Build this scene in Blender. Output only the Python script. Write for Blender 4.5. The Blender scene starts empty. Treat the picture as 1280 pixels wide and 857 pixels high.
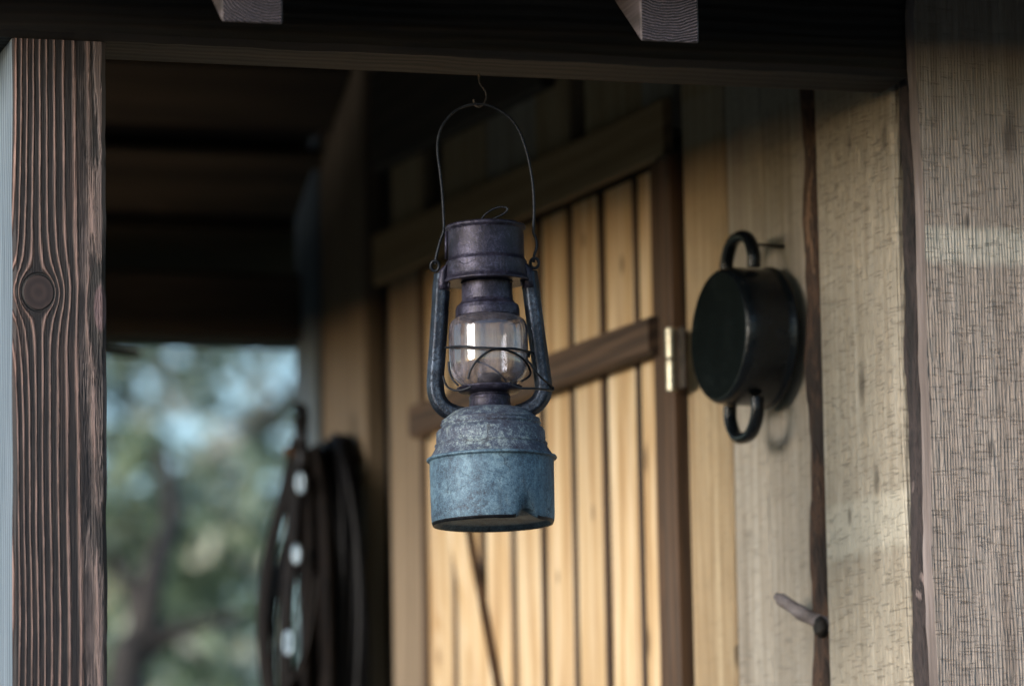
import bpy, bmesh, math, random
import numpy as np
from mathutils import Vector, Matrix, noise as mnoise

R = math.radians
random.seed(7); np.random.seed(7)
sc = bpy.context.scene
col = sc.collection

# ------------------------------------------------------------------ camera
FPX = 6000.0                       # focal length in pixels of a 1280 px wide picture
CAM = Vector((0, 0, 1.4))
PITCH, ROLL = R(9.0), 0.017
fw = Vector((0, math.cos(PITCH), math.sin(PITCH)))
rt0 = Vector((1, 0, 0)); up0 = rt0.cross(fw)
rt = rt0 * math.cos(ROLL) - up0 * math.sin(ROLL)
up = up0 * math.cos(ROLL) + rt0 * math.sin(ROLL)
cd = bpy.data.cameras.new('camera'); cam = bpy.data.objects.new('camera', cd); col.objects.link(cam)
cam.matrix_world = Matrix(((rt.x, up.x, -fw.x, CAM.x), (rt.y, up.y, -fw.y, CAM.y), (rt.z, up.z, -fw.z, CAM.z), (0, 0, 0, 1)))
cd.sensor_width = 36; cd.lens = 36 * FPX / 1280
cd.clip_start = 0.05; cd.clip_end = 500
cd.dof.use_dof = True; cd.dof.focus_distance = 4.36; cd.dof.aperture_fstop = 4.2
cd.dof.aperture_blades = 0
sc.camera = cam

# ------------------------------------------------------------------ light
SUN_EL, SUN_AZ = R(12), R(-128)    # azimuth measured from +Y towards +X (negative = left)
w = bpy.data.worlds.new('World'); sc.world = w; w.use_nodes = True
nt = w.node_tree; bg = nt.nodes['Background']
sky = nt.nodes.new('ShaderNodeTexSky'); sky.sky_type = 'NISHITA'; sky.sun_disc = False
sky.sun_elevation = SUN_EL; sky.sun_rotation = SUN_AZ % (2 * math.pi)
sky.air_density = 1.0; sky.dust_density = .6; sky.ozone_density = 2.2
nt.links.new(sky.outputs[0], bg.inputs[0]); bg.inputs[1].default_value = 0.15
ld = bpy.data.lights.new('sun', 'SUN'); ld.energy = 2.3; ld.angle = R(25); ld.color = (1.0, .96, .91)
sun = bpy.data.objects.new('sun', ld); col.objects.link(sun)
sd = Vector((math.sin(SUN_AZ) * math.cos(SUN_EL), math.cos(SUN_AZ) * math.cos(SUN_EL), math.sin(SUN_EL)))
sun.rotation_euler = sd.to_track_quat('Z', 'Y').to_euler()
sc.view_settings.view_transform = 'Standard'; sc.view_settings.look = 'None'
sc.view_settings.exposure = 1.08; sc.view_settings.gamma = 1.0
sc.view_settings.use_curve_mapping = False
sc.render.engine = 'CYCLES'
sc.cycles.use_denoising = True
sc.cycles.max_bounces = 8; sc.cycles.transparent_max_bounces = 12
sc.cycles.caustics_reflective = False; sc.cycles.caustics_refractive = False
sc.cycles.sample_clamp_indirect = 6

# ------------------------------------------------------------------ measuring helpers
def ray(px, py): return fw * FPX + rt * (px - 640) - up * (py - 428.5)
def at(px, py, Y):
    r = ray(px, py); return CAM + r * ((Y - CAM.y) / r.y)
class Frame:                       # local axes: x along, y across, z up, set on the ground
    def __init__(s, o, ang):
        s.o = Vector(o); s.ang = ang
        s.x = Vector((math.cos(ang), math.sin(ang), 0)); s.y = Vector((-math.sin(ang), math.cos(ang), 0))
        s.m = Matrix.Translation(s.o) @ Matrix.Rotation(ang, 4, 'Z')
    def loc(s, p): d = Vector(p) - s.o; return Vector((d.dot(s.x), d.dot(s.y), d.z))
    def hit(s, px, py, yy=0.0):    # where the sight line meets the plane local y = yy
        r = ray(px, py); t = ((s.o + s.y * yy) - CAM).dot(s.y) / r.dot(s.y)
        return s.loc(CAM + r * t)
WF = Frame((0.375, 4.50, 0), R(90 + 23))      # the cabin wall: x runs away to the left, y comes out of the wall
BF = Frame((-0.029, 4.33, 0), R(16))          # the porch front: x to the right, y into the porch

# ------------------------------------------------------------------ node helper
class S:
    def __init__(s, nt, o): s.nt = nt; s.o = o
    def _m(s, op, *a):
        n = s.nt.nodes.new('ShaderNodeMath'); n.operation = op
        for i, v in enumerate(a):
            if isinstance(v, S): s.nt.links.new(v.o, n.inputs[i])
            else: n.inputs[i].default_value = float(v)
        return S(s.nt, n.outputs[0])
    def __add__(s, b): return s._m('ADD', s, b)
    __radd__ = __add__
    def __sub__(s, b): return s._m('SUBTRACT', s, b)
    def __rsub__(s, b): return s._m('SUBTRACT', b, s)
    def __mul__(s, b): return s._m('MULTIPLY', s, b)
    __rmul__ = __mul__
    def __truediv__(s, b): return s._m('DIVIDE', s, b)
    def f(s, op, *a): return s._m(op, s, *a)
    def step(s, a, b):             # smoothstep a..b -> 0..1
        n = s.nt.nodes.new('ShaderNodeMapRange'); n.interpolation_type = 'SMOOTHSTEP'
        s.nt.links.new(s.o, n.inputs[0]); n.inputs[1].default_value = a; n.inputs[2].default_value = b
        return S(s.nt, n.outputs[0])
class MT:
    def __init__(s, name):
        s.m = bpy.data.materials.new(name); s.m.use_nodes = True; s.nt = s.m.node_tree
        s.b = s.nt.nodes['Principled BSDF']
        t = s.nt.nodes.new('ShaderNodeTexCoord'); s.tc = t
        sp = s.nt.nodes.new('ShaderNodeSeparateXYZ'); s.nt.links.new(t.outputs['Object'], sp.inputs[0])
        s.x, s.y, s.z = [S(s.nt, sp.outputs[i]) for i in range(3)]
        oi = s.nt.nodes.new('ShaderNodeObjectInfo'); s.rand = S(s.nt, oi.outputs['Random'])
    def vec(s, x, y, z):
        c = s.nt.nodes.new('ShaderNodeCombineXYZ')
        for i, v in enumerate((x, y, z)):
            if isinstance(v, S): s.nt.links.new(v.o, c.inputs[i])
            else: c.inputs[i].default_value = v
        return c.outputs[0]
    def noise(s, v, scale=1, detail=2, rough=.5, dist=0):
        n = s.nt.nodes.new('ShaderNodeTexNoise'); s.nt.links.new(v, n.inputs['Vector'])
        n.inputs['Scale'].default_value = scale; n.inputs['Detail'].default_value = detail
        n.inputs['Roughness'].default_value = rough; n.inputs['Distortion'].default_value = dist
        return S(s.nt, n.outputs['Fac'])
    def voro(s, v, scale=1, feature='F1'):
        n = s.nt.nodes.new('ShaderNodeTexVoronoi'); n.feature = feature; s.nt.links.new(v, n.inputs['Vector'])
        n.inputs['Scale'].default_value = scale
        return S(s.nt, n.outputs['Distance']), (S(s.nt, n.outputs['Color']) if feature == 'F1' else None)
    def ramp(s, fac, stops):
        n = s.nt.nodes.new('ShaderNodeValToRGB'); s.nt.links.new(fac.o, n.inputs[0]); e = n.color_ramp.elements
        while len(e) < len(stops): e.new(.5)
        for q, (p, c) in zip(e, stops): q.position = p; q.color = (*c, 1)
        return n.outputs[0]
    def mix(s, fac, a, b, mode='MIX'):
        n = s.nt.nodes.new('ShaderNodeMix'); n.data_type = 'RGBA'; n.blend_type = mode
        if isinstance(fac, S): s.nt.links.new(fac.o, n.inputs[0])
        else: n.inputs[0].default_value = fac
        for i, v in ((6, a), (7, b)):
            if isinstance(v, tuple): n.inputs[i].default_value = (*v, 1)
            else: s.nt.links.new(v, n.inputs[i])
        return n.outputs[2]
    def out(s, color=None, rough=None, bump=None, bd=.001, metal=None, strength=1.0):
        for k, v in (('Base Color', color), ('Roughness', rough), ('Metallic', metal)):
            if v is None: continue
            if isinstance(v, S): s.nt.links.new(v.o, s.b.inputs[k])
            elif isinstance(v, (int, float)): s.b.inputs[k].default_value = v
            elif isinstance(v, tuple): s.b.inputs[k].default_value = (*v, 1)
            else: s.nt.links.new(v, s.b.inputs[k])
        if bump is not None:
            n = s.nt.nodes.new('ShaderNodeBump'); n.inputs['Distance'].default_value = bd
            n.inputs['Strength'].default_value = strength
            s.nt.links.new(bump.o, n.inputs['Height']); s.nt.links.new(n.outputs[0], s.b.inputs['Normal'])
        return s.m

def axes(m, axis):
    if axis == 'z': return m.x, m.y, m.z
    if axis == 'x': return m.z, m.y, m.x
    return m.x, m.z, m.y

def wood(name, axis, dark, mid, light, ring=45, warp=.9, fine=420, rough=.75, bd=.0006, knots=.35, ringc=.5,
         saw=0.0, stain=.35, staincol=(.12, .09, .07), bands=(), furrow=0.0, spots=()):
    m = MT(name); a, t, l = axes(m, axis); r = m.rand * 37.0
    slow = m.noise(m.vec(a * 5 + r, t * 5, l * .9 + r), 1, 3)
    v_k = m.vec(a * 11 + r, 0, l * 4.2 + r)
    kd, kc = m.voro(v_k)
    gate = kc.step(.42, .45)
    knot = (1 - kd.step(.05, .12)) * gate
    halo = (1 - kd.step(.05, .34)) * gate
    ph = (a + t * .6) * ring + slow * (warp * 6) + halo * 1.6
    rg = (ph * 6.283).f('SINE') * .5 + .5
    fn = m.noise(m.vec(a * fine + r, t * fine, l * fine * .03), 1, 3, .6)
    mid_n = m.noise(m.vec(a * fine * .22 + r, t * 60, l * 3), 1, 3, .55)
    v = rg * ringc * .5 + fn * .45 + mid_n * (.75 - .5 * ringc) 
    c = m.ramp(v, [(.30, dark), (.55, mid), (.80, light)])
    big = m.noise(m.vec(a * 14 + r, t * 9, l * 1.8 + r), 1, 4, .6)
    c = m.mix((m.rand * 7.31).f('FRACT') * .38, c, tuple(x * .62 for x in mid))
    if stain: c = m.mix(big.step(.52, .78) * stain, c, staincol)
    if stain > .6:
        stq = m.noise(m.vec(a * 42 + r * 2, t * 10, l * 2.6 + r), 1, 4, .6)
        c = m.mix(stq.step(.52, .68) * .5, c, staincol)
    if knots: c = m.mix(knot * knots * 2.2, c, tuple(x * .35 for x in dark))
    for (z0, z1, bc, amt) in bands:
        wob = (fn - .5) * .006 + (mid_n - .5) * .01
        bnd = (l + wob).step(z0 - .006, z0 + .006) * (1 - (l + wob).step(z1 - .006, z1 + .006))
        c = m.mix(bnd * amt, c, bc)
    for (sa, sl, sr) in spots:
        da = (a - sa) / sr; dl = (l - sl) / (sr * 2.4)
        q = (da * da + dl * dl).f('SQRT') + (mid_n - .5) * .9
        c = m.mix((1 - q.step(.25, 1.5)) * .75, c, tuple(x * .35 for x in dark))
    h = fn * .5 + mid_n * .5 + rg * ringc * .5
    if furrow: h = h + rg * furrow
    if saw:
        d1 = m.noise(m.vec((a + t * .37) * 50 + r, 0, l * 520 + slow * 10), 1, 2, .55)
        d2 = m.noise(m.vec(a * 18 + r, 3, l * 130 + a * 12), 1, 1, .5)
        dash = (d1 * .75 + d2 * .25).step(.54, .68)
        vl = m.noise(m.vec((a + t * .37) * 430 + r, 5, l * 24), 1, 2, .5)
        vs = ((a + t * .37 + (slow - .5) * .05) * 2150.0).f('SINE') * .5 + .5
        gr = (vl * .86 + vs * .14).step(.40, .62)
        c = m.mix(dash * (.17 * saw), c, tuple(x * .4 for x in dark))
        c = m.mix(gr * (.13 * saw), c, light)
        h = h - dash * .8 * saw + gr * .9 * saw
    return m.out(c, rough, h, bd)

def XZ(F, px, py):
    h = F.hit(px, py); return h.x, h.z
M = {}
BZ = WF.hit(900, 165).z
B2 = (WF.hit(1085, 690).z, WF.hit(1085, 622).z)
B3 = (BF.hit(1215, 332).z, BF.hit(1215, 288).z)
M['plank'] = wood('pine_plank', 'z', (.23, .115, .04), (.49, .335, .175), (.67, .55, .39), ring=26, ringc=.28, knots=.9, stain=.75, staincol=(.27, .14, .05), spots=[(*XZ(WF, a_, b_), r_) for a_, b_, r_ in ((801, 573, .006), (803, 802, .007), (735, 640, .004), (690, 720, .004), (541, 820, .005), (770, 330, .005), (723, 300, .004))], bd=.0004, rough=.6)
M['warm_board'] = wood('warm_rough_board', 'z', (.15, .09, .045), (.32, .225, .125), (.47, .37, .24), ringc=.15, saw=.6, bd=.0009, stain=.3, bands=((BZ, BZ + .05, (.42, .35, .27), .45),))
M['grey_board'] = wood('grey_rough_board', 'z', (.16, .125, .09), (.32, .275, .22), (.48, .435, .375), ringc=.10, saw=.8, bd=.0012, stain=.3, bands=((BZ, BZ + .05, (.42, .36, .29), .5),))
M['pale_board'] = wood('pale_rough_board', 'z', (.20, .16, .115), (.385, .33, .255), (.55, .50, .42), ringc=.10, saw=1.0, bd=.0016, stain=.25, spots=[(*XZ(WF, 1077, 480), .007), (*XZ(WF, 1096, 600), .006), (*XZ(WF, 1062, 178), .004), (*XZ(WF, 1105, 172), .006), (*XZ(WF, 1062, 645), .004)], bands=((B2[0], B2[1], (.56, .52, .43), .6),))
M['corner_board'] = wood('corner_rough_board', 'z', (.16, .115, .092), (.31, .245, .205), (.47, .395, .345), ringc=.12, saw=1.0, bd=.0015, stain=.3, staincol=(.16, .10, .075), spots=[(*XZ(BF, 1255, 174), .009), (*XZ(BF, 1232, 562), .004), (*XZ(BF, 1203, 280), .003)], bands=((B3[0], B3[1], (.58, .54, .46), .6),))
M['trim'] = wood('trim_board', 'x', (.17, .10, .045), (.32, .205, .10), (.44, .30, .165), ringc=.3, saw=.4, bd=.0008)
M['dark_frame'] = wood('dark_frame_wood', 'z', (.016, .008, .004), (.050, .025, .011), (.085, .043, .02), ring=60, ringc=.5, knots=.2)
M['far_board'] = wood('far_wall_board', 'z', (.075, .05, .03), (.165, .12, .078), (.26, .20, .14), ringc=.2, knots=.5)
M['dark_edge'] = wood('stained_shaded_edge', 'z', (.02, .010, .006), (.05, .026, .013), (.10, .055, .03), knots=0)  # board sides: brown stain plus the shade of the gaps painted in
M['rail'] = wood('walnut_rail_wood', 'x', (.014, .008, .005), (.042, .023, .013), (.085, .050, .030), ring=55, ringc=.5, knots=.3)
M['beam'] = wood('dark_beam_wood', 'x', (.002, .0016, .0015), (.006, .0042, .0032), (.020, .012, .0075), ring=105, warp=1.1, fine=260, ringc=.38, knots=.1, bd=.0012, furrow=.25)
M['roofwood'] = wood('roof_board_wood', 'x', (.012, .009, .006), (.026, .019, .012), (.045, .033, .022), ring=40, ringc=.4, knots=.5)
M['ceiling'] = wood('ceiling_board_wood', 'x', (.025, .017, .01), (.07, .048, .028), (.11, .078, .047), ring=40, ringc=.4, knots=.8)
M['skylit'] = wood('skylit_wood', 'z', (.045, .065, .085), (.095, .125, .155), (.19, .23, .27), ring=160, fine=500, ringc=.5, knots=0, stain=0, bd=.0008)  # pale blue skylight painted into the wood colour

def mat_post(cx1, cz1, cx2, cz2, x0):
    """grooved weathered post: grain lines flow round one big knot and one long scar"""
    m = MT('grooved_post_wood'); x, y, z = m.x, m.y, m.z
    wob = m.noise(m.vec(x * 9, y * 9, z * 2.0), 1, 2)
    wob2 = m.noise(m.vec(x * 40, y * 30, z * 9), 1, 2)
    X = x + (wob - .5) * .016 + (wob2 - .5) * .0022 + y * .35
    z1 = z - cz1; d1 = x - cx1; r1 = d1 * d1 + z1 * z1 * .75 + 1e-5
    R1 = .0152
    z2 = z - cz2; d2 = x - cx2; r2 = d2 * d2 + z2 * z2 * .09 + 1e-5
    R2 = .012
    psi = (X - x0) - d1 * (r1 / (R1 * R1)).f('POWER', -1.0).f('MINIMUM', 1.0) * 1.0 - d2 * (r2 / (R2 * R2)).f('POWER', -1.0).f('MINIMUM', 1.0)
    ph = psi * 225.0 - psi * psi * 1150.0 + z * .8
    saw = ph.f('FRACT')
    tri = ((saw - .5).f('ABSOLUTE') * 2.0)             # 1 at the line, 0 between
    fib = m.noise(m.vec(x * 900, y * 900, z * 22), 1, 3, .6)
    wr = m.noise(m.vec(x * 45, y * 45, z * 14), 1, 4, .65)
    line = (tri + (fib - .5) * .5 + (wr - .5) * .55).step(.48, 1.0)
    c = m.ramp(line, [(0, (.010, .006, .007)), (.42, (.060, .028, .022)), (1, (.26, .16, .135))])
    worn = m.noise(m.vec(x * 30 + 4, y * 20, z * 6), 1, 4, .6)
    c = m.mix(worn.step(.5, .8) * .35, c, (.10, .052, .040))
    edge = (x - x0 + (wr - .5) * .035).step(.058, .078)      # pale crust and holes along the right edge
    hole = m.noise(m.vec(x * 85, y * 40, z * 9), 1, 4, .65).step(.46, .58)
    c = m.mix(edge * .6, c, (.23, .165, .15)); c = m.mix(edge * hole * .95, c, (.010, .007, .008))
    rk = r1.f('SQRT'); kn = 1 - (rk + (wr - .5) * .003).step(R1 * .90, R1 * .96)
    krim = (1 - (rk - R1 * .97).f('ABSOLUTE').step(.0004, .0014))
    kc = m.ramp((rk * 900 + wr * 4).f('SINE') * .5 + .5, [(0, (.024, .014, .014)), (1, (.042, .025, .023))])
    c = m.mix(kn, c, kc); c = m.mix(krim * .9, c, (.008, .006, .006))
    re = r2.f('SQRT'); sc2 = 1 - (re + (wr - .5) * .003).step(.0062, .0078)
    c = m.mix(sc2, c, (.15, .09, .095)); 
    ering = (1 - (re - .0105 + (wr - .5) * .004).f('ABSOLUTE').step(.001, .0036)) 
    c = m.mix(ering * .8, c, (.015, .011, .011))
    h = line * 1.0 + fib * .25 - edge * hole * 1.0 - krim * .8
    h = h * (1 - kn) + kn * (.7 + wr * .2)
    return m.out(c, .7, h, .0028)

def mat_bark(name, base, mid, light):
    m = MT(name); r = m.rand * 11.0
    n1 = m.noise(m.vec(m.x * 60 + r, m.y * 60, m.z * 13 + r), 1, 5, .65, .6)
    n2 = m.noise(m.vec(m.x * 260 + r, m.y * 260, m.z * 45), 1, 3, .6)
    n3 = m.noise(m.vec(m.x * 20 + r, m.y * 20, m.z * 7 + r), 1, 3, .5, 1.0)
    v = n1 * .6 + n2 * .2 + n3 * .35
    c = m.ramp(v, [(.50, base), (.60, mid), (.64, base), (.70, light), (.76, mid)])
    return m.out(c, .8, n1 + n2 * .6, .004)
M['bark'] = mat_bark('bark_wood', (.018, .010, .007), (.075, .038, .022), (.20, .115, .07))
M['bark_grey'] = mat_bark('bark_wood_grey', (.008, .006, .007), (.035, .024, .024), (.24, .18, .17))

def mat_endgrain(cx, cz):
    m = MT('end_grain_wood'); x, z = m.x - cx, m.z - cz
    w_ = m.noise(m.vec(m.x * 90, m.y, m.z * 90), 1, 3)
    rr = (x * x + z * z).f('SQRT') + (w_ - .5) * .004
    rg = (rr * 2500.0).f('SINE') * .5 + .5
    sp = m.noise(m.vec(m.x * 900, m.y, m.z * 900), 1, 2)
    c = m.ramp(rg * .55 + sp * .6, [(.3, (.008, .006, .007)), (.55, (.032, .024, .028)), (.85, (.15, .115, .13))])
    return m.out(c, .8, rg + sp, .0015)

def mat_metal(name, dark, mid, light, patch=.5, rough=.55, metal=.35, scale=1.0):
    m = MT(name); v = m.vec(m.x * scale, m.y * scale, m.z * scale)
    n1 = m.noise(v, 28, 6, .68); n2 = m.noise(v, 240, 4, .7); n3 = m.noise(v, 900, 2, .6)
    f = n1 * .62 + n2 * .38 + (n3 - .5) * .30
    c = m.ramp(f, [(.36, dark), (.50, mid), (.66, light)])
    big = m.noise(v, 15, 4, .6).step(.54, .66)
    c = m.mix(big * patch, c, dark)
    stk = m.noise(m.vec(m.x * scale * 130, m.y * scale * 130, m.z * scale * 16), 1, 4, .65)
    c = m.mix(stk.step(.54, .70) * .55, c, dark)
    lt = m.noise(m.vec(m.x * scale * 90 + 7, m.y * scale * 90, m.z * scale * 30), 1, 4, .6)
    c = m.mix(lt.step(.60, .74) * .45, c, light)
    spec = n3.step(.60, .72) * n2.step(.42, .6)
    c = m.mix(spec * .5, c, light)
    cr, _ = m.voro(m.vec(m.x * scale + (n2 - .5) * .02, m.y * scale, m.z * scale + (n1 - .5) * .03), 46, 'DISTANCE_TO_EDGE')
    crack = (1 - cr.step(.006, .03)) * n1.step(.48, .62)
    c = m.mix(crack * .6, c, dark)
    return m.out(c, (n2 * .35 + rough - .15), n1 * .5 + n2 * .8 + n3 * .35 - crack * .5, .0005, metal)
M['zinc'] = mat_metal('oxidised_zinc', (.016, .024, .042), (.065, .118, .17), (.17, .265, .33), patch=.30, rough=.6, metal=.25)
M['zinc_band'] = mat_metal('stained_zinc', (.020, .018, .030), (.055, .072, .11), (.28, .35, .36), patch=.45, rough=.65, metal=.2)
M['hood'] = mat_metal('sooty_metal', (.007, .006, .010), (.021, .018, .034), (.08, .075, .12), patch=.35, rough=.45, metal=.5)
M['tube'] = mat_metal('grey_tube_metal', (.004, .006, .010), (.011, .015, .026), (.07, .095, .135), patch=.4, rough=.42, metal=.55)
M['wire'] = mat_metal('dark_wire', (.006, .007, .010), (.013, .015, .021), (.035, .04, .052), patch=.2, rough=.45, metal=.6)
M['rustwire'] = mat_metal('rusty_wire', (.012, .009, .008), (.035, .024, .018), (.16, .12, .09), rough=.5, metal=.5)
M['nickel'] = mat_metal('worn_nickel', (.20, .17, .12), (.46, .42, .32), (.62, .58, .46), patch=.2, rough=.3, metal=.85)
M['enamel'] = mat_metal('black_enamel', (.0025, .0035, .0045), (.004, .0055, .007), (.009, .012, .015), patch=.2, rough=.18, metal=0)
M['enamel'].node_tree.nodes['Principled BSDF'].inputs['Specular IOR Level'].default_value = .32
def _pb():
    m = MT('speckled_black_base'); v = m.vec(m.x, m.y, m.z)
    n = m.noise(v, 420, 3, .7); b = m.noise(v, 30, 3, .6)
    return m.out(m.ramp(n * .7 + b * .35, [(.42, (.0025, .004, .004)), (.6, (.006, .009, .009)), (.76, (.028, .035, .035))]), .75, n, .0005)
M['potbase'] = _pb(); M['potbase'].node_tree.nodes['Principled BSDF'].inputs['Specular IOR Level'].default_value = .04
def _leather(name, c0, c1, rough):
    m = MT(name); v = m.vec(m.x, m.y, m.z); n = m.noise(v, 90, 4, .6)
    return m.out(m.ramp(n, [(.35, c0), (.7, c1)]), rough, n, .001)
M['rubber'] = _leather('black_rubber', (.0015, .0015, .002), (.004, .004, .006), .45)
M['leather'] = _leather('dark_leather', (.004, .003, .003), (.010, .007, .006), .55)
for _k in ('rubber', 'leather'):
    _b = M[_k].node_tree.nodes['Principled BSDF']; _b.inputs['Specular IOR Level'].default_value = .12
M['buckle'] = mat_metal('pale_buckle', (.08, .11, .14), (.20, .27, .34), (.36, .44, .52), rough=.3, metal=.6)
def _glass():
    m = MT('smoked_lamp_glass'); nt = m.nt
    for k, v in (('Transmission Weight', 1.0), ('Roughness', .015), ('IOR', 1.48)): m.b.inputs[k].default_value = v
    m.b.inputs['Base Color'].default_value = (.88, .89, .95, 1)
    v = m.vec(m.x * 1, m.y * 1, m.z * 1)
    n1 = m.noise(v, 45, 5, .65); n2 = m.noise(m.vec(m.x * 700, m.y * 700, m.z * 30), 1, 2)
    low = 1 - m.z.step(.128, .156)
    f = n1.step(.42, .70) * (low * .30 + .08) + n2.step(.5, .75) * .12 + .13
    d = nt.nodes.new('ShaderNodeBsdfDiffuse'); nt.links.new(m.ramp(n1, [(.4, (.28, .25, .30)), (.7, (.46, .42, .49))]), d.inputs[0])
    mx = nt.nodes.new('ShaderNodeMixShader'); nt.links.new(f.o, mx.inputs[0])
    nt.links.new(m.b.outputs[0], mx.inputs[1]); nt.links.new(d.outputs[0], mx.inputs[2])
    nt.links.new(mx.outputs[0], nt.nodes['Material Output'].inputs[0])
    return m.m
M['glass'] = _glass()
def _leaf(name, c0, c1, c2):
    m = MT(name); v = m.vec(m.x, m.y, m.z); n = m.noise(v, 1.6, 3, .6); n2 = m.noise(v, 14, 2, .6)
    c = m.ramp(n * .55 + n2 * .5, [(.38, c0), (.52, c1), (.68, c2)])
    _, vc = m.voro(v, 13)
    c = m.mix(vc.step(.70, .74) * .8, c, tuple(min(.6, x * 2.2 + .04) for x in c2))  # bright cells: sunlit leaves painted into the colour
    m.out(c, .35)
    tr = m.nt.nodes.new('ShaderNodeBsdfTranslucent'); m.nt.links.new(c, tr.inputs[0])
    mx = m.nt.nodes.new('ShaderNodeMixShader'); mx.inputs[0].default_value = .3
    m.nt.links.new(m.b.outputs[0], mx.inputs[1]); m.nt.links.new(tr.outputs[0], mx.inputs[2])
    m.nt.links.new(mx.outputs[0], m.nt.nodes['Material Output'].inputs[0]); return m.m
M['leaf_teal'] = _leaf('blue_green_leaves', (.05, .085, .07), (.15, .215, .16), (.33, .42, .33))
M['leaf_green'] = _leaf('yellow_green_leaves', (.05, .08, .06), (.13, .18, .11), (.27, .33, .20))
M['leaf_dark'] = _leaf('dark_green_leaves', (.015, .03, .028), (.03, .055, .045), (.06, .09, .065))
M['trunk'] = mat_bark('tree_bark', (.012, .010, .010), (.030, .024, .022), (.05, .042, .038))
def _ground():
    m = MT('grass_ground'); v = m.vec(m.x, m.y, m.z); n = m.noise(v, .5, 5, .6); n2 = m.noise(v, 30, 3, .6)
    return m.out(m.ramp(n * .6 + n2 * .4, [(.35, (.03, .04, .018)), (.5, (.055, .07, .03)), (.7, (.10, .095, .055))]), .9, n2, .03)
M['ground'] = _ground()
def _gravel():
    m = MT('bounce_gravel'); v = m.vec(m.x, m.y, m.z); n = m.noise(v, 60, 4, .7)
    return m.out(m.ramp(n, [(.35, (.09, .08, .065)), (.7, (.18, .165, .14))]), .9, n, .01)
M['added_gravel'] = _gravel()

# ------------------------------------------------------------------ object helpers
def obj(name, bm, mat, parent=None, smooth=False, mats=None):
    me = bpy.data.meshes.new(name)
    if isinstance(bm, bmesh.types.BMesh):
        bmesh.ops.recalc_face_normals(bm, faces=bm.faces[:]); bm.to_mesh(me); bm.free()
    else:
        me.from_pydata(bm[0], [], bm[1])
    for k in ([mat] + (mats or [])): me.materials.append(k)
    if smooth:
        for p in me.polygons: p.use_smooth = True
    o = bpy.data.objects.new(name, me); col.objects.link(o)
    if parent: o.parent = parent
    return o
def tag(o, label=None, cat=None, group=None, kind=None):
    if label: o['label'] = label
    if cat: o['category'] = cat
    if group: o['group'] = group
    if kind: o['kind'] = kind
    return o
def thing(name, label, cat, mat=None, group=None):
    o = bpy.data.objects.new(name, None); col.objects.link(o)
    o.empty_display_size = .05
    if mat is not None: o.matrix_world = mat
    return tag(o, label, cat, group)

def plank(bm, axis, l0, l1, a0, a1, t0, t1, seg=24, wob=.0012, bev=.003, seed=0, sh0=0.0, sh1=0.0, fa=None, dark=False):
    """one board: length along 'x' or 'z'; a = width range, t = thickness (local y) range.
       fa(l, side) gives an extra offset of the left (-1) and right (+1) edge."""
    rings = []
    for i in range(seg + 1):
        f = i / seg; l = l0 + (l1 - l0) * f
        n0 = mnoise.noise(Vector((l * 6, seed * 3.1, .3))) * wob + mnoise.noise(Vector((l * 31, seed * 3.1, 5))) * wob * .4
        n1 = mnoise.noise(Vector((l * 6, seed * 3.1 + 50, .3))) * wob + mnoise.noise(Vector((l * 31, seed * 3 + 9, 5))) * wob * .4
        sh = sh0 + (sh1 - sh0) * f
        A0, A1 = a0 + n0 + sh, a1 + n1 + sh
        if fa: A0 += fa(l, -1); A1 += fa(l, 1)
        T0, T1 = t0, t1 + mnoise.noise(Vector((l * 3, seed, 8))) * wob * .5
        b = bev
        sec = [(A0 + b, T0), (A1 - b, T0), (A1, T0 + b), (A1, T1 - b), (A1 - b, T1), (A0 + b, T1), (A0, T1 - b), (A0, T0 + b)]
        if axis == 'z': rings.append([bm.verts.new((p[0], p[1], l)) for p in sec])
        else: rings.append([bm.verts.new((l, p[1], p[0])) for p in sec])
    for A, B in zip(rings[:-1], rings[1:]):
        for k in range(8):
            f = bm.faces.new((A[k], A[(k + 1) % 8], B[(k + 1) % 8], B[k]))
            if dark and k in (1, 2, 5, 6, 7): f.material_index = 1
    bm.faces.new(rings[0]); bm.faces.new(list(reversed(rings[-1])))
    return bm
def board(name, mat, parent, *a, **k):
    return obj(name, plank(bmesh.new(), *a, **k), mat, parent, mats=[M['dark_edge']] if k.get('dark') else None)

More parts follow.
